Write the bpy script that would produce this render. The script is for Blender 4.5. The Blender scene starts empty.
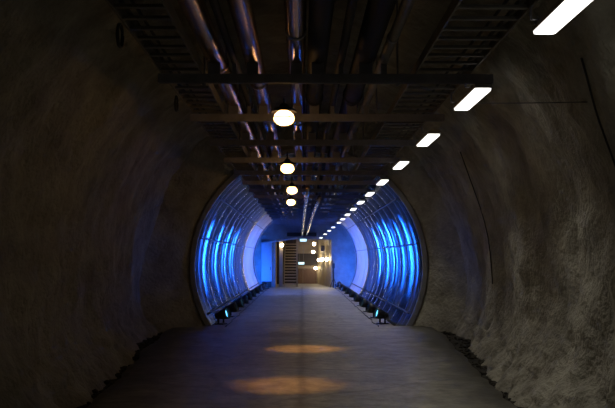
import bpy, bmesh, math, random
from mathutils import Vector, Euler, noise
random.seed(4)
S = bpy.context.scene
C = S.collection
PI = math.pi

# ------------------------------------------------------------------ camera
F = 854.0                       # focal length in pixels of the 615 x 408 frame
EYE = Vector((0, 0, 1.6))
cam_d = bpy.data.cameras.new('camera')
cam_d.sensor_width = 36.0
cam_d.lens = F * 36.0 / 615.0
cam_d.clip_end = 200
cam = bpy.data.objects.new('camera', cam_d)
cam.location = EYE
cam.rotation_euler = Euler((math.radians(90 + 3.55), 0, math.radians(-0.37)))
C.objects.link(cam)
S.camera = cam
ROT = cam.rotation_euler.to_matrix()

def at(px, py, Y):
    """point of the pixel's ray at distance Y down the tunnel"""
    d = ROT @ Vector(((px - 307.5) / F, -(py - 204.0) / F, -1.0))
    return EYE + d * (Y / d.y)

# ------------------------------------------------------------------ world + exposure
W = bpy.data.worlds.new('underground'); S.world = W
W.use_nodes = True
W.node_tree.nodes['Background'].inputs[0].default_value = (0, 0, 0, 1)
W.node_tree.nodes['Background'].inputs[1].default_value = 0.0
S.view_settings.view_transform = 'Standard'
S.view_settings.look = 'None'
S.view_settings.gamma = 1
S.view_settings.use_curve_mapping = False
S.view_settings.exposure = 0.0

TUBE_L = 2.3
DOWN_W = 6.0       # downward light of each fluorescent, W
DOWN_SPREAD = 96       # fluorescent diffuser radiance
GLOBE_L = 13.0      # pendant globe radiance
POOL_W = 260.0      # pendant reflector power
FLOOD_W = 1500.0    # blue flood power
ANISO_ROT = 0.0
HALL_L = 33.0      # wall globes of the hall

# ------------------------------------------------------------------ materials
def mat(name, col, rough=0.6, metal=0.0, var=0.0, scale=4.0, bump=0.0, bscale=20.0,
        col2=None, spec=0.5, stretch=None, rvar=0.0, bdist=0.03):
    m = bpy.data.materials.new(name); m.use_nodes = True
    nt = m.node_tree; b = nt.nodes['Principled BSDF']
    b.inputs['Roughness'].default_value = rough
    b.inputs['Metallic'].default_value = metal
    b.inputs['Specular IOR Level'].default_value = spec
    b.inputs['Base Color'].default_value = (*col, 1)
    if var or col2 or bump:
        tc = nt.nodes.new('ShaderNodeTexCoord')
        src = tc.outputs['Object']
        if stretch:
            mp = nt.nodes.new('ShaderNodeMapping'); mp.inputs['Scale'].default_value = stretch
            nt.links.new(src, mp.inputs[0]); src = mp.outputs[0]
    if var or col2:
        n = nt.nodes.new('ShaderNodeTexNoise'); n.inputs['Scale'].default_value = scale
        n.inputs['Detail'].default_value = 8; n.inputs['Roughness'].default_value = 0.65
        nt.links.new(src, n.inputs['Vector'])
        r = nt.nodes.new('ShaderNodeValToRGB')
        r.color_ramp.elements[0].position = 0.32; r.color_ramp.elements[1].position = 0.68
        c2 = col2 if col2 else tuple(c * (1 - var) for c in col)
        r.color_ramp.elements[0].color = (*c2, 1); r.color_ramp.elements[1].color = (*col, 1)
        nt.links.new(n.outputs[0], r.inputs[0]); nt.links.new(r.outputs[0], b.inputs['Base Color'])
        if rvar:
            mr = nt.nodes.new('ShaderNodeMapRange')
            mr.inputs['To Min'].default_value = rough - rvar; mr.inputs['To Max'].default_value = rough + rvar
            nt.links.new(n.outputs[0], mr.inputs[0]); nt.links.new(mr.outputs[0], b.inputs['Roughness'])
    if bump:
        n2 = nt.nodes.new('ShaderNodeTexNoise'); n2.inputs['Scale'].default_value = bscale
        n2.inputs['Detail'].default_value = 6
        nt.links.new(src, n2.inputs['Vector'])
        bp = nt.nodes.new('ShaderNodeBump'); bp.inputs['Strength'].default_value = bump
        bp.inputs['Distance'].default_value = bdist
        nt.links.new(n2.outputs[0], bp.inputs['Height']); nt.links.new(bp.outputs[0], b.inputs['Normal'])
    return m

def emit(name, col, s, base=(0.8, 0.8, 0.8)):
    m = bpy.data.materials.new(name); m.use_nodes = True
    b = m.node_tree.nodes['Principled BSDF']
    b.inputs['Base Color'].default_value = (*base, 1)
    b.inputs['Emission Color'].default_value = (*col, 1)
    b.inputs['Emission Strength'].default_value = s
    return m

M = {}
M['rock'] = mat('sprayed_concrete', (0.45, 0.425, 0.345), 0.9, var=0.5, scale=1.7, bump=1.0, bscale=15, spec=0.2, bdist=0.05)
M['floor'] = None
M['gravel'] = mat('wet_gravel', (0.05, 0.045, 0.036), 0.85, var=0.5, scale=9, bump=0.8, bscale=14, spec=0.2)
M['galv'] = mat('galvanised_liner', (0.20, 0.21, 0.235), 0.27, 1.0, var=0.15, scale=2.2)
M['portal'] = mat('pale_smooth_plate', (0.5, 0.5, 0.56), 0.45, 0.35, var=0.2, scale=1.5)
def brushed(m):                         # rolled plate: the grain runs round the tube
    nt = m.node_tree; b = nt.nodes['Principled BSDF']
    tg = nt.nodes.new('ShaderNodeTangent'); tg.direction_type = 'RADIAL'; tg.axis = 'Y'
    b.inputs['Anisotropic'].default_value = 0.95; b.inputs['Anisotropic Rotation'].default_value = ANISO_ROT
    nt.links.new(tg.outputs[0], b.inputs['Tangent'])
brushed(M['galv'])
M['flange'] = mat('flange_steel', (0.42, 0.43, 0.45), 0.5, 0.6, var=0.3, scale=3)
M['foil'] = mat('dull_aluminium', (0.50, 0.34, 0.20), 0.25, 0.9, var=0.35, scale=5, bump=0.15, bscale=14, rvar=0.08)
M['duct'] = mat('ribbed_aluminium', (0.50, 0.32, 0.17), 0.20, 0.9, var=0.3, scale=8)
M['darkpipe'] = mat('dark_painted_pipe', (0.03, 0.03, 0.03), 0.7, 0.0, spec=0.2, var=0.4, scale=6)
M['steel'] = mat('strut_steel', (0.24, 0.24, 0.28), 0.5, 0.2, var=0.35, scale=6)
M['beam'] = mat('crossbar_steel', (0.29, 0.29, 0.34), 0.55, 0.0, var=0.35, scale=6)
M['tray'] = mat('tray_steel', (0.2, 0.19, 0.17), 0.55, 0.2, var=0.4, scale=5)
M['black'] = mat('black_casing', (0.012, 0.012, 0.013), 0.45)
M['cable'] = mat('black_cable', (0.015, 0.015, 0.015), 0.5)
M['white'] = mat('lamp_housing_white', (0.35, 0.35, 0.35), 0.5)
M['lens'] = emit('flood_lens_blue', (0.12, 0.55, 1.0), 3.0, (0.1, 0.3, 0.6))
M['diffuser'] = emit('fluorescent_diffuser', (1.0, 0.97, 0.9), TUBE_L)
M['globe'] = emit('pendant_globe', (1.0, 0.52, 0.17), GLOBE_L)
M['hallglobe'] = emit('hall_globe', (1.0, 0.80, 0.50), HALL_L)
M['sign'] = emit('lit_sign_face', (0.55, 0.92, 1.0), 1.6)
M['plaster'] = mat('hall_plaster', (0.34, 0.28, 0.19), 0.8, var=0.3, scale=2.5)
M['panelwall'] = mat('hall_panelling', (0.58, 0.50, 0.36), 0.55, var=0.3, scale=3, stretch=(1, 4, 0.5))
M['conc'] = mat('grey_concrete', (0.42, 0.42, 0.42), 0.85, var=0.35, scale=1.8, bump=0.3, bscale=12)
M['brown'] = mat('brown_door_wood', (0.17, 0.10, 0.05), 0.55, var=0.35, scale=3, stretch=(6, 1, 1))
M['recess'] = mat('brown_frame_and_shade', (0.05, 0.035, 0.02), 0.7, var=0.3, scale=3)  # window frame brown, also the painted shade behind the stairs
M['dark'] = mat('dark_panel', (0.03, 0.025, 0.02), 0.6)
M['stair'] = mat('stair_steel', (0.34, 0.29, 0.2), 0.5, 0.3, var=0.3, scale=6)
M['panelpaint'] = mat('pale_blue_paint', (0.55, 0.58, 0.66), 0.5, var=0.15, scale=2)

# floor: worn concrete with a dark centre joint, stains and hairline cracks
def floor_mat():
    m = mat('worn_concrete_floor', (0.54, 0.51, 0.42), 0.47, var=0.55, scale=1.1, spec=0.5, bump=0.4, bscale=6, rvar=0.10)
    nt = m.node_tree; b = nt.nodes['Principled BSDF']
    base = b.inputs['Base Color'].links[0].from_socket
    tc = nt.nodes.new('ShaderNodeTexCoord')
    sx = nt.nodes.new('ShaderNodeSeparateXYZ'); nt.links.new(tc.outputs['Object'], sx.inputs[0])
    nz = nt.nodes.new('ShaderNodeTexNoise'); nz.inputs['Scale'].default_value = 0.8; nz.inputs['Detail'].default_value = 5
    nt.links.new(tc.outputs['Object'], nz.inputs['Vector'])
    a = nt.nodes.new('ShaderNodeMath'); a.operation = 'MULTIPLY_ADD'
    a.inputs[1].default_value = 0.12; a.inputs[2].default_value = -0.06
    nt.links.new(nz.outputs[0], a.inputs[0])
    s = nt.nodes.new('ShaderNodeMath'); s.operation = 'ADD'
    nt.links.new(sx.outputs[0], s.inputs[0]); nt.links.new(a.outputs[0], s.inputs[1])
    ab = nt.nodes.new('ShaderNodeMath'); ab.operation = 'ABSOLUTE'; nt.links.new(s.outputs[0], ab.inputs[0])
    mr = nt.nodes.new('ShaderNodeMapRange'); mr.inputs['From Min'].default_value = 0.015
    mr.inputs['From Max'].default_value = 0.10; mr.inputs['To Min'].default_value = 0.6
    nt.links.new(ab.outputs[0], mr.inputs[0])
    vo = nt.nodes.new('ShaderNodeTexVoronoi'); vo.feature = 'DISTANCE_TO_EDGE'; vo.inputs['Scale'].default_value = 0.42
    wv = nt.nodes.new('ShaderNodeMix'); wv.data_type = 'VECTOR'; wv.inputs[0].default_value = 0.25
    nc = nt.nodes.new('ShaderNodeTexNoise'); nc.inputs['Scale'].default_value = 1.6; nc.inputs['Detail'].default_value = 6
    nt.links.new(tc.outputs['Object'], nc.inputs['Vector'])
    nt.links.new(tc.outputs['Object'], wv.inputs[4]); nt.links.new(nc.outputs[1], wv.inputs[5])
    nt.links.new(wv.outputs[1], vo.inputs['Vector'])
    mc = nt.nodes.new('ShaderNodeMapRange'); mc.inputs['From Min'].default_value = 0.0
    mc.inputs['From Max'].default_value = 0.012; mc.inputs['To Min'].default_value = 0.7
    nt.links.new(vo.outputs['Distance'], mc.inputs[0])
    mu = nt.nodes.new('ShaderNodeMath'); mu.operation = 'MULTIPLY'
    nt.links.new(mr.outputs[0], mu.inputs[0]); nt.links.new(mc.outputs[0], mu.inputs[1])
    # darker towards the slab edges, ragged outline
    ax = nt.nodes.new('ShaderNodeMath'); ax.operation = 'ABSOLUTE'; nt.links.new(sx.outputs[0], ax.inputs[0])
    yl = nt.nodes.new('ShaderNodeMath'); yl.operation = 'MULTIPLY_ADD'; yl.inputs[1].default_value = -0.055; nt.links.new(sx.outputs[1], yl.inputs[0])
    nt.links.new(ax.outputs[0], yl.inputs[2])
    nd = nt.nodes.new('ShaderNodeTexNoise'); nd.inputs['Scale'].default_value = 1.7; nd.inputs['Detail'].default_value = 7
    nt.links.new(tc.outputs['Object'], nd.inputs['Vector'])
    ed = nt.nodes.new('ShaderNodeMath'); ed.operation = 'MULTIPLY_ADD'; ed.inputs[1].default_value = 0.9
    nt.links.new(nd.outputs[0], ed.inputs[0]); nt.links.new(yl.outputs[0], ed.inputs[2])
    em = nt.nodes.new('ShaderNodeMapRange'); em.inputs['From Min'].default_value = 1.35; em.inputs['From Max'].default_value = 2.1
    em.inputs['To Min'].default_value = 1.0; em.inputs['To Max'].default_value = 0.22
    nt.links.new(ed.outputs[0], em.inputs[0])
    # grit
    ng = nt.nodes.new('ShaderNodeTexNoise'); ng.inputs['Scale'].default_value = 5.0; ng.inputs['Detail'].default_value = 9; ng.inputs['Roughness'].default_value = 0.75
    nt.links.new(tc.outputs['Object'], ng.inputs['Vector'])
    gm = nt.nodes.new('ShaderNodeMapRange'); gm.inputs['From Min'].default_value = 0.35; gm.inputs['From Max'].default_value = 0.6; gm.inputs['To Min'].default_value = 0.5
    nt.links.new(ng.outputs[0], gm.inputs[0])
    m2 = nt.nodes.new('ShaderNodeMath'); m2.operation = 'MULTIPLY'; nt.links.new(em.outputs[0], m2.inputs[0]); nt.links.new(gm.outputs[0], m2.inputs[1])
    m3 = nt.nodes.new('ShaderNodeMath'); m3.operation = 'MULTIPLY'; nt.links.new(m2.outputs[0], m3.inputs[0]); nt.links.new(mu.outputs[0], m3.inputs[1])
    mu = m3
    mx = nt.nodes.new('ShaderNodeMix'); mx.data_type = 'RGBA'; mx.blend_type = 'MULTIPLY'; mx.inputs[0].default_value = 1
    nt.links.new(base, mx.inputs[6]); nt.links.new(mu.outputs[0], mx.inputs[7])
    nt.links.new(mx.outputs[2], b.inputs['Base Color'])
    return m
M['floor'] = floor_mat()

# ------------------------------------------------------------------ helpers
def new_obj(name, bm, m, parent=None, loc=None, smooth=False):
    me = bpy.data.meshes.new(name)
    bm.normal_update(); bm.to_mesh(me); bm.free()
    if smooth:
        for p in me.polygons: p.use_smooth = True
    me.materials.append(M[m])
    return link(name, me, parent, loc)

def link(name, me, parent=None, loc=None):
    o = bpy.data.objects.new(name, me); C.objects.link(o)
    if parent: o.parent = parent
    if loc: o.location = loc
    return o

def tag(o, label=None, cat=None, group=None, kind=None):
    if label: o['label'] = label
    if cat: o['category'] = cat
    if group: o['group'] = group
    if kind: o['kind'] = kind
    return o

def thing(name, label, cat, loc=(0, 0, 0), group=None):
    o = bpy.data.objects.new(name, None); C.objects.link(o); o.location = loc
    o.empty_display_size = 0.1
    return tag(o, label, cat, group)

def copy_tree(o, parent=None):
    c = o.copy(); C.objects.link(c); c.parent = parent
    for ch in list(o.children): copy_tree(ch, c)
    return c

def box(bm, x0, x1, y0, y1, z0, z1, bev=0.0):
    vs = [bm.verts.new((x, y, z)) for x in (x0, x1) for y in (y0, y1) for z in (z0, z1)]
    fs = [(0, 1, 3, 2), (4, 6, 7, 5), (0, 4, 5, 1), (2, 3, 7, 6), (0, 2, 6, 4), (1, 5, 7, 3)]
    fl = [bm.faces.new([vs[i] for i in f]) for f in fs]
    if bev:
        es = list({e for f in fl for e in f.edges})
        bmesh.ops.bevel(bm, geom=es, offset=bev, segments=2, affect='EDGES', profile=0.5)
    return bm

def B(*a, **k): return box(bmesh.new(), *a, **k)

def tube(bm, pts, rad, n=10, cap=True):
    """sweep a circle along pts; rad is a number or a list"""
    pts = [Vector(p) for p in pts]
    if not isinstance(rad, (list, tuple)): rad = [rad] * len(pts)
    up = None; rings = []
    for i, p in enumerate(pts):
        d = (pts[min(i + 1, len(pts) - 1)] - pts[max(i - 1, 0)]).normalized()
        if up is None:
            up = Vector((0, 0, 1)) if abs(d.z) < 0.9 else Vector((1, 0, 0))
        s = d.cross(up).normalized(); up = s.cross(d).normalized()
        rings.append([bm.verts.new(p + (s * math.cos(2 * PI * k / n) + up * math.sin(2 * PI * k / n)) * rad[i]) for k in range(n)])
    for a, b in zip(rings, rings[1:]):
        for k in range(n): bm.faces.new((a[k], a[(k + 1) % n], b[(k + 1) % n], b[k]))
    if cap:
        bm.faces.new(rings[0][::-1]); bm.faces.new(rings[-1])
    return bm

def T(pts, rad, n=10, cap=True): return tube(bmesh.new(), pts, rad, n, cap)

def lathe(prof, n=24):
    """revolve (r, z) profile about z"""
    bm = bmesh.new(); rings = []
    for r, z in prof:
        if r < 1e-5: rings.append([bm.verts.new((0, 0, z))])
        else: rings.append([bm.verts.new((r * math.cos(2 * PI * k / n), r * math.sin(2 * PI * k / n), z)) for k in range(n)])
    for a, b in zip(rings, rings[1:]):
        for k in range(n):
            j = (k + 1) % n
            if len(a) == 1 and len(b) == 1: continue
            if len(a) == 1: bm.faces.new((a[0], b[j], b[k]))
            elif len(b) == 1: bm.faces.new((a[k], a[j], b[0]))
            else: bm.faces.new((a[k], a[j], b[j], b[k]))
    bmesh.ops.recalc_face_normals(bm, faces=bm.faces)
    return bm

def sstep(a, b, x):
    t = min(1, max(0, (x - a) / (b - a))); return t * t * (3 - 2 * t)

ORD = ['nearest', 'second', 'third', 'fourth', 'fifth', 'sixth', 'seventh', 'eighth', 'ninth', 'tenth', 'eleventh',
       'twelfth', 'thirteenth', 'fourteenth', 'fifteenth', 'sixteenth', 'seventeenth', 'eighteenth', 'nineteenth', 'twentieth']

# ------------------------------------------------------------------ the setting: floor
Y_RING0, Y_RING1 = 20.0, 44.0     # corrugated tube
Y_HALL = 50.0                     # front of the lit hall
TCX, TCZ, TR = 0.16, 1.40, 2.66   # tube axis and radius

def floor_z(y):
    return -0.17 * sstep(38, 51, y) - 0.004 * max(0, y - 51)

def grid(fn, us, vs, m, name, flip=False, smooth=True):
    bm = bmesh.new()
    rows = [[bm.verts.new(fn(u, v)) for u in us] for v in vs]
    for a, b in zip(rows, rows[1:]):
        for k in range(len(us) - 1):
            f = (a[k], a[k + 1], b[k + 1], b[k])
            bm.faces.new(f[::-1] if flip else f)
    return new_obj(name, bm, m, smooth=smooth)

def lin(a, b, n): return [a + (b - a) * i / (n - 1) for i in range(n)]

def slab(u, y):
    e = 0.0
    if abs(abs(u) - 1) < 1e-6: e = -0.14
    w = 2.30 + 0.10 * noise.noise(Vector((y * 0.7, 3.1 if u > 0 else 8.7, 0))) + 0.05 * noise.noise(Vector((y * 2.9, u * 4, 2)))
    w += 0.66 * sstep(8.5, 19, y)
    if y > 20.05: w = 2.16
    x = u * w
    if abs(abs(u) - 1) < 1e-6: x = math.copysign(w * 0.985 + 0.02, u)
    z = floor_z(y) + 0.012 * noise.noise(Vector((x * 0.8, y * 0.5, 0)))
    return (x, y, z + e)

us = [-1] + lin(-0.99, 0.99, 40) + [1]
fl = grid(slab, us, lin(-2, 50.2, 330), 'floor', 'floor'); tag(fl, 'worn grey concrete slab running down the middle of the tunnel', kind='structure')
gut = grid(lambda x, y: (x, y, floor_z(y) - 0.10 + 0.03 * noise.noise(Vector((x * 3, y * 3, 0))) + 0.025 * noise.noise(Vector((x * 9, y * 9, 0)))),
           lin(-3.6, 3.6, 90), lin(-2, 20.4, 270), 'gravel', 'floor_gutter')
tag(gut, 'dark muddy gutter ground between slab and rock walls', kind='structure')

# ------------------------------------------------------------------ the setting: sprayed rock vault
def vault(t, y):
    """t 0..1 from the left foot over the crown to the right foot"""
    side = -1 if t < 0.5 else 1
    q = t if t < 0.5 else 1 - t            # 0 foot .. 0.5 crown
    if q < 0.13:                           # foot slopes in towards the floor
        k = q / 0.13
        z = -0.25 + 1.15 * k
        f0 = 2.34 if side < 0 else 2.46
        x = f0 + (2.93 - f0) * math.sin(k * PI / 2) ** 0.9
        nx, nz = 1.0, -0.25
    else:                                  # walls lean in all the way up to the crown
        a = (q - 0.13) / 0.37 * PI / 2
        x = 2.93 * math.cos(a) ** 0.95; z = 0.9 + 3.75 * math.sin(a)
        nx, nz = math.cos(a), 0.8 * math.sin(a)
    x *= side; nx *= side
    wide = (0.72 if side > 0 else 0.62) * sstep(8.5, 19.5, y) * (1 if q < 0.3 else 1 - 0.6 * sstep(0.3, 0.5, q))
    P = Vector((x, y, z))
    s = 17.0 * side
    d = 0.15 * noise.noise(Vector((x * 0.25 + s, y * 0.42, z * 0.4)))
    d += 0.11 * noise.noise(Vector((s, y * 1.15, z * 0.28 + 4)))          # hanging drapes
    d += 0.085 * noise.noise(P * 1.3 + Vector((s, 0, 0)))
    d += 0.05 * noise.noise(P * 3.1)
    d += 0.026 * noise.noise(P * 6.0)
    d += 0.011 * noise.noise(P * 13.0)
    if q < 0.08:                                                       # knobbly foot
        d -= (0.08 - q) * 2.0 * abs(noise.noise(Vector((y * 2.6, z * 2.5, s)))) 
        d += 0.03 * noise.noise(P * 6)
    return (x + nx * (d + wide), y, z + nz * (d + wide))

ys = lin(-2, 20.5, 460)
wl = grid(vault, lin(0, 0.34, 90), ys, 'rock', 'wall_left', True)
tag(wl, 'dim sprayed-concrete rock wall on the left', kind='structure')
wr = grid(vault, lin(0.66, 1, 90), ys, 'rock', 'wall_right', True)
tag(wr, 'brownish sprayed-concrete rock wall on the right with hanging folds', kind='structure')
ce = grid(vault, lin(0.34, 0.66, 54), lin(-2, 20.5, 230), 'rock', 'ceiling', True)
tag(ce, 'dark rock crown above the pipes', kind='structure')

# bulkhead: sprayed rock running up to the rim of the tube
bm = bmesh.new(); prev = None
for i in range(241):
    t = i / 240.0
    o = Vector(vault(t, 20.4)); a = math.atan2(o.z - TCZ, o.x - TCX)
    Ro = math.hypot(o.z - TCZ, o.x - TCX) + 0.2; Ri = TR + 0.09
    cur = []
    for k in range(9):
        f = k / 8.0; R_ = Ri + (Ro - Ri) * f
        P = Vector((TCX + R_ * math.cos(a), 0, TCZ + R_ * math.sin(a)))
        yy = 20.03 - 0.95 * f + 0.22 * noise.noise(P * 1.7) * min(1, 0.1 + f) + 0.07 * noise.noise(P * 5) * min(1, 4 * f)
        cur.append(bm.verts.new((P.x, yy if k else 20.05, P.z)))
    if prev:
        for k in range(8): bm.faces.new((prev[k], cur[k], cur[k + 1], prev[k + 1]))
    prev = cur
tag(new_obj('wall_bulkhead', bm, 'rock', smooth=True), 'sprayed rock shoulder around the mouth of the steel tube', kind='structure')

# ------------------------------------------------------------------ corrugated steel tube
liner = thing('tunnel_liner', 'round corrugated steel tunnel tube glowing blue', 'tunnel', (TCX, Y_RING0, 0))
A0, A1 = math.radians(-37), math.radians(217)
PITCH = 1.5
def liner_r(v):                        # v metres from the mouth; rounded ribs stand proud of the plate
    amp = 0.14 * (1 - sstep(13.5, 17.0, v))
    ph = (v / 1.5) if v > 1.5 else (v / 0.75)
    if v < 1.5: amp *= 0.6
    return TR + amp * (0.5 - 0.5 * math.cos(2 * PI * ph)) * 2 - (0.012 if (v % 3.0) < 0.06 and v > 15 else 0)
n_ring = int((Y_RING1 - Y_RING0) / PITCH)
for i in range(n_ring):
    bm = bmesh.new(); rows = []
    for j in range(29):
        v = i * PITCH + PITCH * j / 28
        r = liner_r(min(v, (i + 1) * PITCH - 1e-4))
        rows.append([bm.verts.new((r * math.cos(a), v, TCZ + r * math.sin(a))) for a in lin(A0, A1, 72)])
    for a, b in zip(rows, rows[1:]):
        for k in range(71): bm.faces.new((a[k], a[k + 1], b[k + 1], b[k]))
    o = new_obj('liner_ring', bm, 'galv' if i < 11 else 'portal', liner, smooth=True)
    md = o.modifiers.new('plate', 'SOLIDIFY'); md.thickness = 0.03; md.offset = -1
# mouth flange
bm = bmesh.new(); rows = []
for (r, v) in ((TR + 0.0, 0.06), (TR + 0.0, -0.05), (TR + 0.11, -0.05), (TR + 0.11, 0.06), (TR + 0.0, 0.06)):
    rows.append([bm.verts.new((r * math.cos(a), v, TCZ + r * math.sin(a))) for a in lin(A0, A1, 72)])
for a, b in zip(rows, rows[1:]):
    for k in range(71): bm.faces.new((a[k], a[k + 1], b[k + 1], b[k]))
bmesh.ops.recalc_face_normals(bm, faces=bm.faces)
new_obj('flange', bm, 'flange', liner)
# far collar
bm = bmesh.new(); rows = []
for (r, v) in ((TR - 0.06, 23.75), (TR - 0.06, 24.02), (TR + 0.03, 24.02), (TR + 0.03, 23.75), (TR - 0.06, 23.75)):
    rows.append([bm.verts.new((r * math.cos(a), v, TCZ + r * math.sin(a))) for a in lin(A0, A1, 72)])
for a, b in zip(rows, rows[1:]):
    for k in range(71): bm.faces.new((a[k], a[k + 1], b[k + 1], b[k]))
bmesh.ops.recalc_face_normals(bm, faces=bm.faces)
new_obj('collar', bm, 'flange', liner)
# seam bolts along the mouth
bolt_me = None
for k in range(30):
    a = A0 + (A1 - A0) * (k + 0.5) / 30
    if bolt_me is None:
        o = new_obj('bolt', T([(0, -0.03, 0), (0, 0.0, 0)], 0.022, 6), 'flange', liner); bolt_me = o.data
    else: o = link('bolt', bolt_me, liner)
    o.location = ((TR + 0.07) * math.cos(a), -0.05, TCZ + (TR + 0.07) * math.sin(a))
# cables clipped along the tube
def liner_cable(ang, label, y0, y1, r=0.02):
    pts = []
    n = int((y1 - y0) / 0.25)
    for i in range(n + 1):
        y = y0 + (y1 - y0) * i / n
        rr = TR - 0.012 - r + 0.004 * math.sin(i * 0.55)
        a = math.radians(ang) + 0.0015 * math.sin(i * 0.4)
        pts.append((TCX + rr * math.cos(a), y, TCZ + rr * math.sin(a)))
    o = new_obj('cable', T(pts, r, 6), 'cable', smooth=True)
    tag(o, label, 'cable')
liner_cable(-25.5, 'black cable clipped low along the right side of the blue tube', 20.3, 43.8, 0.022)
liner_cable(205.5, 'black cable clipped low along the left side of the blue tube', 20.3, 43.8, 0.022)
liner_cable(166, 'thin cable at eye height along the left side of the blue tube', 20.3, 43.8, 0.013)
liner_cable(11, 'thin cable at eye height along the right side of the blue tube', 20.3, 43.8, 0.013)
liner_cable(143, 'thin cable high on the dark left shoulder of the tube', 20.3, 43.8, 0.013)
liner_cable(37, 'thin cable high on the dark right shoulder of the tube', 20.3, 43.8, 0.013)

# ------------------------------------------------------------------ hanging steelwork
BEAM_Z0, BEAM_Z1 = 3.315, 3.405
BX0, BX1 = -1.42, 1.80
beam_ys = [8.36 + 2.37 * i for i in range(0, 17)]
def crown(x, y):
    if y < 20.3:
        best = 4.6
        for i in range(40):
            p = vault(0.34 + 0.32 * i / 39, y)
            if abs(p[0] - x) < 0.12: best = p[2]
        return best + 0.05
    return TCZ + math.sqrt(max(0.1, (TR + 0.02) ** 2 - (x - TCX) ** 2))

strut = bmesh.new()     # open C channel, lips downwards
box(strut, BX0, BX1, -0.03, 0.03, BEAM_Z1 - 0.012, BEAM_Z1)
box(strut, BX0, BX1, -0.03, -0.02, BEAM_Z0, BEAM_Z1 - 0.012)
box(strut, BX0, BX1, 0.02, 0.03, BEAM_Z0, BEAM_Z1 - 0.012)
box(strut, BX0, BX0 + 0.012, -0.03, 0.03, BEAM_Z0, BEAM_Z1 - 0.012)
box(strut, BX1 - 0.012, BX1, -0.03, 0.03, BEAM_Z0, BEAM_Z1 - 0.012)
strut_me = None
for i, y in enumerate(beam_ys):
    t = thing('ceiling_support', '%s steel crossbar under the ceiling pipes%s' % (ORD[i].capitalize(), ', counted from the camera'), 'beam', (0, y, 0), 'steel crossbars carrying pipes and trays')
    if i == 0: new_obj('end_piece', B(BX1, BX1 + 0.09, -0.03, 0.03, BEAM_Z0, BEAM_Z1), 'beam', t)
    if strut_me is None:
        o = new_obj('crossbar', strut, 'beam', t); strut_me = o.data
    else: link('crossbar', strut_me, t)
    for x in (-0.965, 0.945):
        new_obj('hanger_rod', T([(x, 0, BEAM_Z0 - 0.03), (x, 0, crown(x, y))], 0.011, 6), 'steel', t)
        new_obj('nut', T([(x, 0, BEAM_Z0 - 0.02), (x, 0, BEAM_Z0)], 0.024, 6), 'steel', t)

# cable ladders
def ladder(name, x0, x1, z, y0, y1, label, rail_h=0.09):
    t = thing(name, label, 'cable tray', (0, y0, z))
    L = y1 - y0
    for x in (x0, x1):
        bm = B(x - 0.008, x + 0.008, 0, L, 0, rail_h)
        s = 1 if x == x0 else -1
        box(bm, min(x, x + s * 0.03), max(x, x + s * 0.03), 0, L, rail_h - 0.008, rail_h)
        new_obj('side_rail', bm, 'tray', t)
    me = None; far = bmesh.new()
    n = int(L / 0.30)
    for i in range(n):
        y = 0.15 + 0.30 * i
        if y + y0 < 27:
            if me is None:
                o = new_obj('rung', B(x0, x1, -0.025, 0.025, 0.012, 0.035), 'tray', t); me = o.data
            else: o = link('rung', me, t)
            o.location = (0, y, 0)
        else: box(far, x0, x1, y - 0.025, y + 0.025, 0.012, 0.035)
    o = new_obj('rung_far', far, 'tray', t); o['kind'] = 'stuff'
    return t
ladder('cable_ladder', 1.12, 1.66, BEAM_Z1, 1.2, 44.4, 'wide steel cable ladder above the row of fluorescent lamps')
ladder('cable_ladder', -1.38, -0.99, BEAM_Z1, 1.2, 46.5, 'steel cable ladder along the left edge of the pipe run', 0.10)

def run_cable(x, z, r, label, y0=1.3, y1=44.3, m='cable', wob=0.03):
    n = 90; ph = random.random() * 9
    pts = [(x + wob * noise.noise(Vector((ph, i * 0.22, 0))), y0 + (y1 - y0) * i / n, z + 0.006 * math.sin(i * 1.3 + ph)) for i in range(n + 1)]
    tag(new_obj('tray_cable', T(pts, r, 6), m, smooth=True), label, 'cable')
run_cable(-1.325, BEAM_Z1 + 0.062, 0.018, 'thick black cable in the left cable ladder beside its outer rail')
run_cable(-1.25, BEAM_Z1 + 0.058, 0.014, 'thinner black cable in the left cable ladder next to the thick one')
run_cable(1.58, BEAM_Z1 + 0.060, 0.016, 'black cable in the right cable ladder nearest the lamps')
run_cable(1.48, BEAM_Z1 + 0.058, 0.014, 'black cable in the middle of the right cable ladder')

# pipes lying on the crossbars
def saddles(t, r, y0, y1, dz):
    me = None
    for y in beam_ys:
        if y0 < y < y1:
            if me is None:
                o = new_obj('saddle', B(-r * 0.6, r * 0.6, -0.02, 0.02, -r - dz, -r * 0.75), 'steel', t); me = o.data
            else: o = link('saddle', me, t)
            o.location = (0, y - y0, 0)
def pipe(name, x, r, m, label, dz=0.10, y0=1.3, y1=48, step=6.0, sag=0.0, n=18):
    t = thing(name, label, 'pipe', (x, y0, BEAM_Z1 + r + dz))
    pts = [(0, y, sag * math.sin(y * 2 * PI / 2.45)) for y in lin(0, y1 - y0, 40)]
    new_obj('pipe_body', T(pts, r, n), m, t, smooth=True)
    saddles(t, r, y0, y1, dz)
    y = 1.3 + 5 * random.random() * 0.5
    me = None
    while y < y1 - y0:
        if me is None:
            o = new_obj('coupling', T([(0, -0.05, 0), (0, -0.045, 0), (0, 0.045, 0), (0, 0.05, 0)], [r + 0.002, r + 0.012, r + 0.012, r + 0.002], n), m, t, smooth=True); me = o.data
        else: o = link('coupling', me, t)
        o.location = (0, y, 0); y += step
    return t
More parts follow.
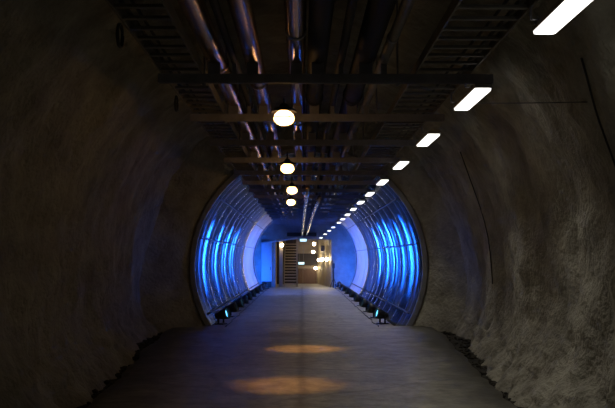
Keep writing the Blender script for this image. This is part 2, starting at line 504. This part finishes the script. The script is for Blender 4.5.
def ribbed(name, x, r, m, label, dz=0.10, y0=1.3, y1=47.5, pitch=0.07):
    t = thing(name, label, 'duct', (x, y0, BEAM_Z1 + r + dz))
    pts = []; rad = []; y = 0
    while y < y1 - y0:
        for f, q in ((0, 1), (0.5, 0.97)):
            pts.append((0.015 * noise.noise(Vector((x * 9, y * 0.4, 0))), y + f * pitch, 0)); rad.append(r * q)
        y += pitch
    new_obj('duct_body', T(pts, rad, 14), m, t, smooth=True)
    saddles(t, r, y0, y1, dz)
    me = None; y = 1.2
    while y < y1 - y0:
        if me is None:
            o = new_obj('band', T([(0, -0.03, 0), (0, -0.028, 0), (0, 0.028, 0), (0, 0.03, 0)], [r, r + 0.006, r + 0.006, r], 14), 'steel', t); me = o.data
        else: o = link('band', me, t)
        o.location = (0, y, 0); y += 4.9
    return t
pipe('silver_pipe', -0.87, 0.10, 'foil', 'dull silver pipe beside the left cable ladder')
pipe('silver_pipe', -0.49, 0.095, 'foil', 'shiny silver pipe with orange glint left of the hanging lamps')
pipe('thin_pipe', -0.67, 0.034, 'darkpipe', 'thin dark pipe between the two silver pipes')
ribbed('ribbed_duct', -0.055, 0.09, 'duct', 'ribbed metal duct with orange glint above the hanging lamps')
pipe('dark_pipe', 0.155, 0.10, 'darkpipe', 'fat dark pipe right beside the ribbed duct')
pipe('dark_pipe', 0.63, 0.11, 'darkpipe', 'fattest dark pipe, left of the thin ribbed hose')
pipe('thin_pipe', 0.385, 0.038, 'darkpipe', 'thin dark pipe between the two fat dark pipes')
ribbed('ribbed_hose', 0.81, 0.048, 'tray', 'thin ribbed hose on the right of the pipe run', 0.10, 1.4, 30, 0.05)

# two pipes slung below the crossbars that drop to the hall
def slung(pix, lab):
    P = [at(*p) for p in pix]
    t = thing('slung_pipe', lab, 'pipe', P[0])
    o0 = P[0].copy(); pts = []
    for a, b in zip(P, P[1:]):
        for k in range(6): pts.append(a.lerp(b, k / 6.0) - o0)
    pts.append(P[-1] - o0)
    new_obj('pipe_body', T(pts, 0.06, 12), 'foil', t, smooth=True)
    for y in beam_ys:
        if P[0].y < y < P[-1].y:
            for a, b in zip(P, P[1:]):
                if a.y <= y <= b.y: c = a.lerp(b, (y - a.y) / (b.y - a.y)) - o0
            new_obj('hanger', T([(c.x, c.y, c.z + 0.05), (c.x, c.y, BEAM_Z0 - o0.z)], 0.008, 6), 'steel', t)
            new_obj('clamp', T([(c.x, c.y - 0.03, c.z), (c.x, c.y + 0.03, c.z)], 0.068, 12), 'black', t)
slung([(307.5, 188, 19.8), (304.3, 215, 32.5), (302.9, 228, 42), (302.0, 234.8, 49.15)], 'left one of two slung pipes dropping to the lit sign at the hall')
slung([(319.5, 197.5, 23.0), (312.0, 217, 34), (308.6, 228, 42), (306.8, 234.6, 49.15)], 'right one of two slung pipes dropping to the lit sign at the hall')

# cable coils hung on the left ladder, and tie wires
for (px, py, y, r, lab) in ((187.5, 81, 9.6, 0.085, 'small coil of black cable hanging from the left cable ladder near the first crossbar'),
                            (150, 4, 6.6, 0.09, 'coil of black cable hanging from the left cable ladder at the picture top')):
    c = at(px, py, y)
    c.x = -1.395; c.z = BEAM_Z1 - r + 0.01
    bm = bmesh.new()
    pts = [(c.x - 0.03 + 0.006 * math.sin(i * 0.37), c.y + r * math.cos(i * 2 * PI / 24) * (1 + 0.05 * math.sin(i * 0.26)), c.z + r * math.sin(i * 2 * PI / 24) * (1 + 0.05 * math.sin(i * 0.26))) for i in range(74)]
    tube(bm, pts, 0.009, 6)
    tag(new_obj('cable_coil', bm, 'cable', smooth=True), lab, 'cable coil')

def wall_hit(px, py, off=0.02):
    """where a pixel's ray meets the right-hand rock wall"""
    best = None
    y = 5.0
    while y < 20:
        p = at(px, py, y)
        lo = None
        for i in range(80):
            q = vault(0.66 + 0.34 * i / 79, y)
            if lo is None or abs(q[2] - p.z) < abs(lo[2] - p.z): lo = q
        if p.x > lo[0] - off: return Vector((lo[0] - off, y, p.z))
        y += 0.05
    return p
def wall_cable(pix, r, label):
    pts = [wall_hit(*p) for p in pix]
    for _ in range(3):
        pts = [pts[0]] + [(pts[k - 1] + pts[k] * 2 + pts[k + 1]) / 4 for k in range(1, len(pts) - 1)] + [pts[-1]]
    fine = []
    for a, b in zip(pts, pts[1:]):
        for k in range(4): fine.append(a.lerp(b, k / 4.0))
    fine.append(pts[-1])
    tag(new_obj('wall_cable', T(fine, r, 6), 'cable', smooth=True), label, 'cable')
wall_cable([(461, 152), (466, 166), (471, 180), (476, 194), (481, 208), (486, 222), (490, 236), (492, 252), (492, 268), (493, 284)], 0.010, 'thin dark cable hanging down the right rock wall below the second lamp')
wall_cable([(582, 58), (587, 74), (592, 90), (598, 106), (603, 122), (608, 138), (613, 154), (618, 170)], 0.010, 'thin dark cable hanging down the right rock wall at the picture edge')
a = Vector((1.885, 9.3, 3.29)); b = wall_hit(590, 102, 0.01)
tag(new_obj('tie_wire', T([a, a.lerp(b, 0.5) - Vector((0, 0, 0.004)), b], 0.005, 5), 'cable'), 'thin tie wire from the second fluorescent lamp to the right rock wall', 'wire')

# ------------------------------------------------------------------ fluorescent lamps
def make_fluorescent(L=1.2, W_=0.165):
    t = thing('fluorescent_lamp', '', 'lamp')
    h = L / 2; w = W_ / 2
    new_obj('housing', B(-w - 0.004, w + 0.004, -h - 0.006, h + 0.006, 0.019, 0.06, 0.005), 'white', t)
    bm = bmesh.new()                      # prismatic cover with rounded corners
    r = 0.03; pr = []
    for cx, cy, a0 in ((w - r, h - r, 0), (-w + r, h - r, 90), (-w + r, -h + r, 180), (w - r, -h + r, 270)):
        for k in range(4):
            a = math.radians(a0 + 30 * k); pr.append((cx + r * math.cos(a), cy + r * math.sin(a)))
    lo = [bm.verts.new((x * 0.97, y * 0.99, 0)) for x, y in pr]; hi = [bm.verts.new((x, y, 0.02)) for x, y in pr]
    n = len(pr)
    for k in range(n): bm.faces.new((lo[k], lo[(k + 1) % n], hi[(k + 1) % n], hi[k]))
    bm.faces.new(lo[::-1]); bm.faces.new(hi)
    new_obj('diffuser', bm, 'diffuser', t)
    for s in (-1, 1):
        new_obj('bracket', B(-0.15, 0.02, s * h * 0.7 - 0.012, s * h * 0.7 + 0.012, 0.06, 0.066), 'steel', t)
        new_obj('bracket_stem', B(-0.15, -0.135, s * h * 0.7 - 0.012, s * h * 0.7 + 0.012, 0.066, 0.155), 'steel', t)
        new_obj('clip', B(-w - 0.018, w + 0.018, s * h * 0.8 - 0.01, s * h * 0.8 + 0.01, 0.045, 0.066), 'steel', t)
    return t
FL = []
pr0 = make_fluorescent()
rows = [(1.795, y, 3.25) for y in (5.65, 8.95, 12.1, 15.45, 19.0, 22.6, 26.1, 29.8, 33.6, 37.6, 41.5)]
tail = [(333.3, 227.6, 45.3), (329.2, 231.0, 47.0), (325.2, 234.4, 48.4), (321.0, 238.0, 49.1)]
rows += [tuple(at(*p)) for p in tail]
for i, p in enumerate(rows):
    o = pr0 if i == 0 else copy_tree(pr0)
    o.location = p
    if i == 0: lab = 'large bright fluorescent ceiling lamp at the top right picture edge'
    elif i == len(rows) - 1: lab = 'farthest fluorescent lamp of the right-hand row, next to the hall opening'
    else: lab = '%s fluorescent lamp of the right-hand row, counted from the picture edge' % ORD[i]
    tag(o, lab, 'lamp', 'fluorescent lamps in the right-hand row')
    if i >= 11:
        new_obj('drop_rod', T([(0, 0, 0.06), (0, 0, 5.2 - p[2])], 0.01, 6), 'steel', o)
def down_light(o):
    ld = bpy.data.lights.new('tube_light', 'AREA'); ld.shape = 'RECTANGLE'; ld.size = 0.13; ld.size_y = 1.12
    intube = 21 < o.location.y < 44
    ld.energy = DOWN_W * (2.3 if intube else 1.0); ld.color = (1.0, 0.96, 0.86); ld.spread = math.radians(130 if intube else DOWN_SPREAD)
    lo = bpy.data.objects.new('tube_light', ld); C.objects.link(lo); lo.parent = o; lo.location = (0, 0, -0.004)
for q in [x for x in bpy.data.objects if x.name.startswith('fluorescent_lamp')]: down_light(q)
o = copy_tree(pr0); o.location = (1.795, 2.35, 3.25)     # the row goes on overhead
tag(o, 'fluorescent lamp of the right-hand row straight above the viewer', 'lamp', 'fluorescent lamps in the right-hand row')

# ------------------------------------------------------------------ hanging globe lamps
def make_pendant():
    t = thing('hanging_lamp', '', 'lamp')
    new_obj('shade', lathe([(0.0, 0.115), (0.035, 0.115), (0.05, 0.10), (0.06, 0.075), (0.11, 0.06), (0.145, 0.03), (0.15, 0.015), (0.142, 0.015), (0.105, 0.045), (0.05, 0.06), (0, 0.062)], 28), 'black', t, smooth=True)
    new_obj('globe', lathe([(0.045, 0.05), (0.05, 0.03), (0.075, 0.02), (0.105, -0.01), (0.12, -0.045), (0.112, -0.085), (0.085, -0.115), (0.05, -0.13), (0, -0.136)], 28), 'globe', t, smooth=True)
    new_obj('guard_ring', lathe([(0.122, -0.05), (0.127, -0.045), (0.127, -0.055), (0.122, -0.05)], 24), 'black', t)
    for k in range(4):
        a = k * PI / 2 + 0.5
        pts = [(r * math.cos(a), r * math.sin(a), z) for r, z in ((0.11, 0.04), (0.128, -0.045), (0.115, -0.1), (0.06, -0.14), (0, -0.147))]
        new_obj('guard_wire', T(pts, 0.003, 5), 'black', t)
    return t
pend = make_pendant()
PEND = [(284, 118, 9.65, 1.0), (287.3, 168.5, 14.8, 1.25), (292, 190.3, 19.2, 0.08), (291, 202.3, 23.4, 0.08)]
LABS = ['largest and nearest hanging globe lamp under the pipes', 'second hanging globe lamp, between the largest one and the far pair',
        'third hanging globe lamp, the upper one of the far pair', 'farthest and smallest hanging globe lamp, just below the third']
PENDS = [pend] + [copy_tree(pend) for _ in PEND[1:]]
for i, (px, py, y, w) in enumerate(PEND):
    o = PENDS[i]
    p = at(px, py, y); p.z += 0.05
    o.location = p
    tag(o, LABS[i], 'lamp', 'hanging globe lamps under the pipe run')
    yb = min(beam_ys, key=lambda q: abs(q - y)) - y
    new_obj('stem', T([(0, 0, 0.11), (0, 0, BEAM_Z1 + 0.006 - p.z)], 0.012, 8), 'black', o)
    new_obj('mounting_bar', B(-0.015, 0.015, min(yb, 0) - 0.05, max(yb, 0) + 0.05, BEAM_Z1 - p.z, BEAM_Z1 - p.z + 0.02), 'steel', o)
    ld = bpy.data.lights.new('reflector_light', 'SPOT'); ld.energy = POOL_W * w
    ld.color = (1.0, 0.43, 0.11); ld.spot_size = math.radians(30); ld.spot_blend = 1.0; ld.shadow_soft_size = 0.06
    lo = bpy.data.objects.new('reflector_light', ld); C.objects.link(lo); lo.parent = o
    lo.location = (0, 0, -0.16)
    lo.rotation_euler = (math.radians((20.5, 4, 0, 0)[i]), math.radians((-0.8, -6, 0, 0)[i]), 0)

# ------------------------------------------------------------------ blue floodlights along the tube foot
def make_flood():
    t = thing('floodlight', '', 'floodlight')
    # yoke on a small foot, can-shaped casing that faces the wall (local +X) and up
    new_obj('base', B(-0.11, 0.11, -0.12, 0.12, 0, 0.02, 0.004), 'black', t)
    bm = B(-0.02, 0.02, -0.15, -0.14, 0.02, 0.24); box(bm, -0.02, 0.02, 0.14, 0.15, 0.02, 0.24); box(bm, -0.02, 0.02, -0.15, 0.15, 0.02, 0.03)
    new_obj('yoke', bm, 'black', t)
    g = Euler((0, math.radians(75.5), 0)).to_matrix()     # local z axis tilts to +X
    def tilt(bm):
        for v in bm.verts: v.co = g @ v.co + Vector((0, 0, 0.22))
        return bm
    c = new_obj('casing', tilt(lathe([(0, -0.14), (0.06, -0.14), (0.075, -0.10), (0.10, -0.02), (0.125, 0.08), (0.135, 0.19), (0.128, 0.19), (0.12, 0.13), (0.115, 0.08), (0.0, 0.06)], 20)), 'black', t, smooth=True)
    new_obj('lens', tilt(lathe([(0, 0.125), (0.06, 0.122), (0.115, 0.11), (0.115, 0.10), (0, 0.10)], 20)), 'lens', t, smooth=True)
    for s in (-1, 1):
        new_obj('knob', T([(0, s * 0.15, 0.22), (0, s * 0.18, 0.22)], 0.025, 8), 'black', t)
    return t
fl0 = make_flood()
right_y = [20.6, 22.7, 25.2, 28.2, 31.2, 34.2, 37.2, 40.2, 43.2, 46.6]
left_y = [20.5, 23.0, 25.4, 27.4, 29.6, 32.0, 34.6, 37.4, 40.2, 43.2, 46.6]
FLOODS = [fl0] + [copy_tree(fl0) for _ in range(len(right_y) + len(left_y) - 1)]
BLUE, VIOLET = (0.012, 0.14, 1.0), (0.06, 0.18, 1.0)
for side, lst in ((1, right_y), (-1, left_y)):
    for i, y in enumerate(lst):
        o = FLOODS[i if side > 0 else len(right_y) + i]
        far = y > 44
        o.location = (1.93 * side, y, floor_z(y) + 0.002)
        o.rotation_euler = (0, 0, math.radians(90 + side * ((111 if i == 0 else 96 if i == 1 else 90 if y > 36 else 101) + 2 * (i % 3 - 1))))
        if far: o.rotation_euler = (0, 0, math.radians(90 - side * 42))
        lab = 'black floodlight on the %s floor edge of the blue tube, %s from the tube mouth' % ('right' if side > 0 else 'left', 'first' if i == 0 else ORD[i])
        if far: lab = 'black floodlight past the far tube end on the %s, aimed at the end wall' % ('right' if side > 0 else 'left')
        tag(o, lab, 'floodlight', 'floodlights along the foot of the tube')
        ld = bpy.data.lights.new('flood_light', 'SPOT')
        ld.energy = FLOOD_W * (0.17 if far else 1.0) * (1.5 if 36 < y < 44 else 0.05 if i == 0 else 0.9 if i == 1 else 1.0 + 0.3 * i)
        ld.color = VIOLET if (36 < y < 41) else BLUE
        ld.spot_size = math.radians(110 if far else 58 if 36 < y < 44 else 31); ld.spot_blend = 0.9; lo_scale = 0.9 if i == 0 else 1.3 if (i < 2 or y > 36) else 2.0 if i < 3 else 2.8; ld.shadow_soft_size = 0.07
        lo = bpy.data.objects.new('flood_light', ld); C.objects.link(lo); lo.parent = o
        g = Euler((0, math.radians(75.5), 0)).to_matrix()
        lo.location = g @ Vector((0, 0, 0.20)) + Vector((0, 0, 0.22))
        lo.rotation_euler = (0, math.radians(180 + 75.5), 0); lo.scale = (1, lo_scale, 1)
# power cable linking the floods
for side, lab in ((1, 'right'), (-1, 'left')):
    pts = [(side * (1.74 + 0.07 * noise.noise(Vector((i * 0.4, side, 0)))), 19.6 + i * 0.35, floor_z(19.6 + i * 0.35) + 0.016) for i in range(70)]
    tag(new_obj('floor_cable', T(pts, 0.009, 6), 'cable', smooth=True), 'black power cable on the floor beside the %s floodlights' % lab, 'cable')

# ------------------------------------------------------------------ chamber and lit hall at the end
def hz(y): return floor_z(y)
def S_(o, label=None): return tag(o, label, kind='structure')
xl = at(275.5, 260, Y_HALL).x; xr = at(331.5, 260, Y_HALL).x; ztop = at(303, 239.5, Y_HALL).z
# end wall with opening
S_(new_obj('wall_end', B(-3.6, xl, Y_HALL, Y_HALL + 0.3, -0.4, 5.2), 'conc'), 'concrete end wall left of the hall opening, washed blue')
S_(new_obj('wall_end_right', B(xr, 3.8, Y_HALL, Y_HALL + 0.3, -0.4, 5.2), 'conc'), 'concrete end wall right of the hall opening, washed blue')
S_(new_obj('wall_header', B(xl, xr, Y_HALL, Y_HALL + 0.3, ztop, 5.2), 'conc'), 'concrete header above the hall opening')
S_(new_obj('wall_chamber_left', B(-3.7, -3.5, 43.9, Y_HALL + 0.3, -0.4, 5.2), 'conc'), 'side wall of the chamber past the tube on the left')
S_(new_obj('wall_chamber_right', B(3.7, 3.9, 43.9, Y_HALL + 0.3, -0.4, 5.2), 'conc'), 'side wall of the chamber past the tube on the right')
S_(new_obj('ceiling_chamber', B(-3.7, 3.9, 43.9, Y_HALL + 0.3, 5.2, 5.4), 'conc'), 'ceiling of the chamber past the tube')
S_(new_obj('floor_chamber', B(-3.7, 3.9, 44.05, Y_HALL, -0.5, -0.2), 'conc'), 'concrete floor edge of the chamber')
YB = 57.0
S_(new_obj('wall_hall_left', B(xl - 0.35, xl - 0.1, Y_HALL + 0.3, YB, -0.5, ztop + 0.6), 'plaster'), 'plaster left wall of the lit hall')
S_(new_obj('wall_hall_back', B(xl - 0.3, xr + 0.3, YB, YB + 0.2, -0.5, ztop + 0.6), 'plaster'), 'beige back wall of the lit hall')
S_(new_obj('ceiling_hall', B(xl - 0.3, xr + 0.3, Y_HALL + 0.3, YB, ztop + 0.5, ztop + 0.6), 'plaster'), 'ceiling of the lit hall')
S_(new_obj('floor_hall', B(xl - 0.3, xr + 0.3, Y_HALL + 0.05, YB, -0.6, -0.172), 'conc'), 'pale floor of the lit hall')
# right wall of hall built of vertical panels, converging in the picture like its base line
wallp = bpy.data.objects.new('wall_hall_right', None); C.objects.link(wallp); tag(wallp, 'beige panelled right wall of the lit hall', kind='structure')
p0 = Vector((xr, Y_HALL + 0.3, 0)); p1 = Vector((at(317.5, 260, YB).x, YB, 0))
npn = 9
for i in range(npn):
    a = p0.lerp(p1, i / npn); b = p0.lerp(p1, (i + 1) / npn)
    d = (b - a).normalized(); nrm = Vector((-d.y, d.x, 0)); off = 0.02 if i % 2 else 0.0
    g = 0.02
    bm = bmesh.new()
    q = [a + d * g, b - d * g]
    vs = []
    for p in q:
        for o_ in (off, off - 0.1):
            for z in (-0.25, ztop + 0.5): vs.append(bm.verts.new((p.x + nrm.x * o_, p.y + nrm.y * o_, z)))
    for f in ((0, 1, 5, 4), (2, 6, 7, 3), (0, 2, 3, 1), (4, 5, 7, 6), (1, 3, 7, 5), (0, 4, 6, 2)): bm.faces.new([vs[k] for k in f])
    bmesh.ops.recalc_face_normals(bm, faces=bm.faces)
    new_obj('panel', bm, 'panelwall', wallp)
bm = bmesh.new()
box(bm, -0.1, -0.06, 0, 0.01, -0.25, ztop + 0.5)
bm.free()
# backing slab behind the panels
bm = bmesh.new()
vs = [bm.verts.new((p.x + o_, p.y, z)) for p in (p0, p1) for o_ in (0.12, 0.3) for z in (-0.25, ztop + 0.55)]
for f in ((0, 1, 5, 4), (2, 6, 7, 3), (0, 2, 3, 1), (4, 5, 7, 6), (1, 3, 7, 5), (0, 4, 6, 2)): bm.faces.new([vs[k] for k in f])
bmesh.ops.recalc_face_normals(bm, faces=bm.faces)
new_obj('backing', bm, 'dark', wallp)
def rect(px0, py0, px1, py1, Y):
    a = at(px0, py0, Y); b = at(px1, py1, Y); return a.x, b.x, b.z, a.z
# back wall door and dark glazing
x0, x1, z0, z1 = rect(297.5, 268.5, 317, 285, YB - 0.06); z0 = -0.17
door = bpy.data.objects.new('door_1', None); C.objects.link(door); tag(door, 'brown double door at the back of the lit hall', kind='structure')
xm = x0 + (x1 - x0) * 0.28
new_obj('door_leaf', B(x0 + 0.03, xm - 0.01, YB - 0.07, YB - 0.01, z0 + 0.02, z1), 'brown', door)
new_obj('door_leaf', B(xm + 0.01, x1 - 0.03, YB - 0.07, YB - 0.01, z0 + 0.02, z1), 'brown', door)
new_obj('door_frame', box(box(B(x0 - 0.04, x0 + 0.02, YB - 0.1, YB, z0, z1 + 0.05), x1 - 0.02, x1 + 0.04, YB - 0.1, YB, z0, z1 + 0.05), x0 + 0.02, x1 - 0.02, YB - 0.1, YB, z1, z1 + 0.05), 'stair', door)
new_obj('door_handle', T([(xm + 0.06, YB - 0.1, z0 + 0.95), (xm + 0.2, YB - 0.1, z0 + 0.95)], 0.015, 6), 'steel', door)
win = bpy.data.objects.new('window_1', None); C.objects.link(win); tag(win, 'dark glazing band above the brown door', kind='structure')
x0, x1, z0, z1 = rect(297.5, 253.5, 317, 267, YB - 0.06)
for k in range(3):
    xa = x0 + (x1 - x0) * k / 3; xb = x0 + (x1 - x0) * (k + 1) / 3
    new_obj('pane', B(xa + 0.02, xb - 0.02, YB - 0.05, YB - 0.02, z0 + 0.1, z1), 'dark', win)
bm = bmesh.new()
for k in range(4):
    xa = x0 + (x1 - x0) * k / 3; box(bm, xa - 0.02, xa + 0.02, YB - 0.07, YB - 0.01, z0 + 0.06, z1)
new_obj('window_frame', bm, 'recess', win)
bm = B(x0 - 0.02, x1 + 0.02, YB - 0.16, YB, z1 + 0.02, z1 + 0.09)
tag(new_obj('trim_1', bm, 'stair'), 'dark ledge above the glazing band', kind='structure')

# dark sheet in place of the shaded opening behind the stairs
S_(new_obj('wall_shade_sheet', B(xl - 0.1, at(297, 260, YB).x, 56.0, 56.1, -0.17, ztop + 0.5), 'recess'), 'dark sheet standing in for the shaded opening behind the staircase')
# staircase on the left of the hall
xs0 = at(284, 260, 51.5).x; xs1 = at(296.5, 260, 51.5).x
st = thing('staircase', 'open steel staircase with pale treads in the lit hall', 'staircase', (xs0, 51.5, hz(51.5)))
w = xs1 - xs0; nst = 15; rise = 0.175; go = 0.25
tread = None
for k in range(nst):
    if tread is None:
        o = new_obj('tread', B(0.03, w - 0.03, -0.13, 0.13, -0.045, 0.0, 0.004), 'panelwall', st); tread = o.data
    else: o = link('tread', tread, st)
    o.location = (0, 0.3 + k * go, rise * (k + 1))
for x in (0.0, w):
    bm = bmesh.new()
    pr = [(0.02, 0.0), (0.28, 0.0), (0.3 + nst * go, rise * nst - 0.05), (0.3 + nst * go, rise * nst + 0.2), (0.02, 0.15)]
    for xx in (x - 0.02, x + 0.02): pass
    A = [bm.verts.new((x - 0.02, y, z)) for y, z in pr]; D = [bm.verts.new((x + 0.02, y, z)) for y, z in pr]
    bm.faces.new(A); bm.faces.new(D[::-1])
    for k in range(5): bm.faces.new((A[k], D[k], D[(k + 1) % 5], A[(k + 1) % 5]))
    bmesh.ops.recalc_face_normals(bm, faces=bm.faces)
    new_obj('stringer', bm, 'stair', st)
    new_obj('handrail', T([(x, 0.1, 0.02), (x, 0.1, 1.05), (x, 0.3 + nst * go, rise * nst + 0.95)], 0.022, 8), 'stair', st)
# posts
for px, lab in ((281, 'beige post at the left side of the hall opening, below the globe lamp'), (297, 'thin brown post between the staircase and the door')):
    c = at(px, 260, 51.2)
    wd = 0.11 if px < 290 else 0.045
    t = thing('post', lab, 'post', (c.x, 51.2, hz(51.2)))
    new_obj('shaft', B(-wd, wd, -wd, wd, 0, ztop + 0.5 - hz(51.2), 0.01), 'plaster' if px < 290 else 'stair', t)
    new_obj('foot_plate', B(-wd - 0.04, wd + 0.04, -wd - 0.04, wd + 0.04, 0, 0.03), 'stair', t)
# dark box on the panelled wall
c = at(322, 248.5, 52.0)
t = thing('wall_box', 'dark box high on the panelled hall wall', 'box', (c.x + 0.05, 52.0, c.z))
new_obj('cover', B(-0.12, 0.1, -0.5, 0.5, -0.18, 0.18, 0.02), 'dark', t); new_obj('hinge', B(-0.13, -0.12, -0.3, 0.3, -0.02, 0.02), 'steel', t)
# globe wall lamps
def hall_lamp(px, py, Y, lab, r=0.105):
    p = at(px, py, Y)
    t = thing('wall_lamp', lab, 'lamp', p, 'globe lamps in the lit hall')
    new_obj('globe', lathe([(0, r), (r * 0.5, r * 0.86), (r * 0.86, r * 0.5), (r, 0), (r * 0.86, -r * 0.5), (r * 0.5, -r * 0.86), (0, -r)], 18), 'hallglobe', t, smooth=True)
    new_obj('socket', lathe([(0, r + 0.06), (0.04, r + 0.06), (0.05, r - 0.01), (0, r - 0.01)], 14), 'stair', t)
    return t
hall_lamp(282, 245, 50.95, 'globe lamp on the left post of the hall opening')
for px, py, Y, lab in ((326.8, 259.3, 50.9, 'globe lamp on the panelled hall wall nearest the opening'),
                       (322.3, 259.3, 52.6, 'globe lamp on the panelled hall wall, middle of three'),
                       (319.0, 260.0, 55.0, 'globe lamp on the panelled hall wall farthest from the opening'),
                       (315.6, 268.2, 56.2, 'low globe lamp beside the brown door'),
                       (314.0, 244.0, 52.5, 'upper ceiling globe lamp in the hall'),
                       (313.3, 252.0, 55.5, 'lower ceiling globe lamp in the hall')):
    t = hall_lamp(px, py, Y, lab)
    if 'panelled' in lab or 'door' in lab:
        new_obj('arm', T([(0, 0, 0.14), (0.16, 0.0, 0.14)], 0.012, 6), 'stair', t)
    else: new_obj('cord', T([(0, 0, 0.14), (0, 0, ztop + 0.5 - t.location.z)], 0.008, 6), 'cable', t)
# lit signs
duct_z = at(316.5, 236.2, 49.2).z
for px, py, Y, lab, zc in ((303.3, 240.2, 49.4, 'lit pale cyan sign hanging at the header of the hall opening', None),
                       (301.3, 263.3, 55.2, 'lit pale sign hanging inside the hall in front of the dark glazing', None)):
    p = at(px, py, Y)
    t = thing('lit_sign', lab, 'sign', p)
    new_obj('sign_box', B(-0.2, 0.2, -0.05, 0.05, -0.085, 0.085, 0.01), 'white', t)
    new_obj('sign_face', B(-0.185, 0.185, -0.056, -0.05, -0.07, 0.07), 'sign', t)
    top = (ztop + 0.5 - p.z) if Y > 50 else duct_z - p.z + 0.004
    for s in (-0.14, 0.14): new_obj('sign_rod', T([(s, 0, 0.085), (s, 0, top)], 0.008, 6), 'steel', t)
# flat duct across the header
a = at(287, 232.6, 49.2); b = at(316.5, 236.2, 49.2)
t = thing('flat_duct', 'flat black duct end above the hall opening', 'duct', ((a.x + b.x) / 2, 49.2, b.z))
hw = (b.x - a.x) / 2
new_obj('duct_box', B(-hw, hw, 0, 0.8, 0, a.z - b.z, 0.01), 'black', t)
new_obj('duct_frame', box(B(-hw - 0.03, hw + 0.03, -0.03, 0, a.z - b.z, a.z - b.z + 0.03), -hw - 0.03, hw + 0.03, -0.03, 0, -0.03, 0), 'steel', t)
a = at(262, 243, 49.4); b = at(297.5, 238.0, 49.4)
t = thing('slanted_pipe', 'thin slanted pipe crossing the header of the hall opening', 'pipe', (0, 0, 0))
new_obj('pipe_body', T([a, b], 0.05, 10), 'panelpaint', t, smooth=True)
for f in (0.2, 0.8):
    p = a.lerp(b, f); new_obj('bracket', B(p.x - 0.03, p.x + 0.03, p.y, Y_HALL, p.z - 0.02, p.z + 0.02), 'steel', t)
# pale panel on the end wall, left
x0, x1, z0, z1 = rect(261.3, 242.5, 272.0, 277.5, 49.7)
t = thing('wall_cabinet', 'tall flat cabinet lit bright blue on the end wall left of the hall', 'cabinet', ((x0 + x1) / 2, 49.7, hz(49.7)))
hw = (x1 - x0) / 2; h0 = 0.35
new_obj('body', B(-hw, hw, 0, 0.3, h0, z1 - hz(49.7), 0.01), 'panelpaint', t)
d = new_obj('door', B(-hw + 0.03, hw - 0.03, -0.02, 0, h0 + 0.04, z1 - hz(49.7) - 0.04, 0.005), 'panelpaint', t)
new_obj('handle', B(hw - 0.1, hw - 0.07, -0.05, -0.02, 1.0, 1.2), 'black', d)
new_obj('plinth', B(-hw + 0.05, hw - 0.05, 0.03, 0.3, 0, h0), 'dark', t)
# dark stand pipe at the right jamb
c = at(332.2, 270, 49.6)
t = thing('stand_pipe', 'dark stand with a round head against the right jamb of the hall', 'stand', (c.x + 0.08, 49.6, hz(49.6)))
new_obj('pole', T([(0, 0, 0.0), (0, 0, 1.15)], 0.035, 8), 'black', t)
new_obj('head', B(-0.07, 0.07, -0.07, 0.07, 1.1, 1.4, 0.03), 'black', t)
for k in range(3):
    a_ = k * 2.1 + 0.4
    new_obj('leg', T([(0, 0, 0.55), (0.25 * math.cos(a_), 0.25 * math.sin(a_), 0.0)], 0.02, 6), 'black', t)

# ------------------------------------------------------------------ rubble along the wall feet
bm = bmesh.new()
for i in range(420):
    side = random.choice((-1, 1)); y = random.uniform(7.5, 19.5)
    foot = vault(0.02 if side < 0 else 0.98, y)
    x = foot[0] - side * abs(random.gauss(0.05, 0.13))
    r = random.uniform(0.01, 0.03) * (1.4 if random.random() < 0.1 else 1)
    base = bmesh.ops.create_icosphere(bm, subdivisions=1, radius=r)
    c = Vector((x, y, -0.10 + r * 0.5)); k = random.random() * 50
    for v in base['verts']:
        v.co = c + Vector((v.co.x * 1.3, v.co.y * 1.2, v.co.z * 0.8)) * (1 + 0.5 * noise.noise(v.co * 30 + Vector((k, 0, 0))))
tag(new_obj('rubble', bm, 'gravel'), 'small crumbled concrete lying along both wall feet', 'rubble', kind='stuff')
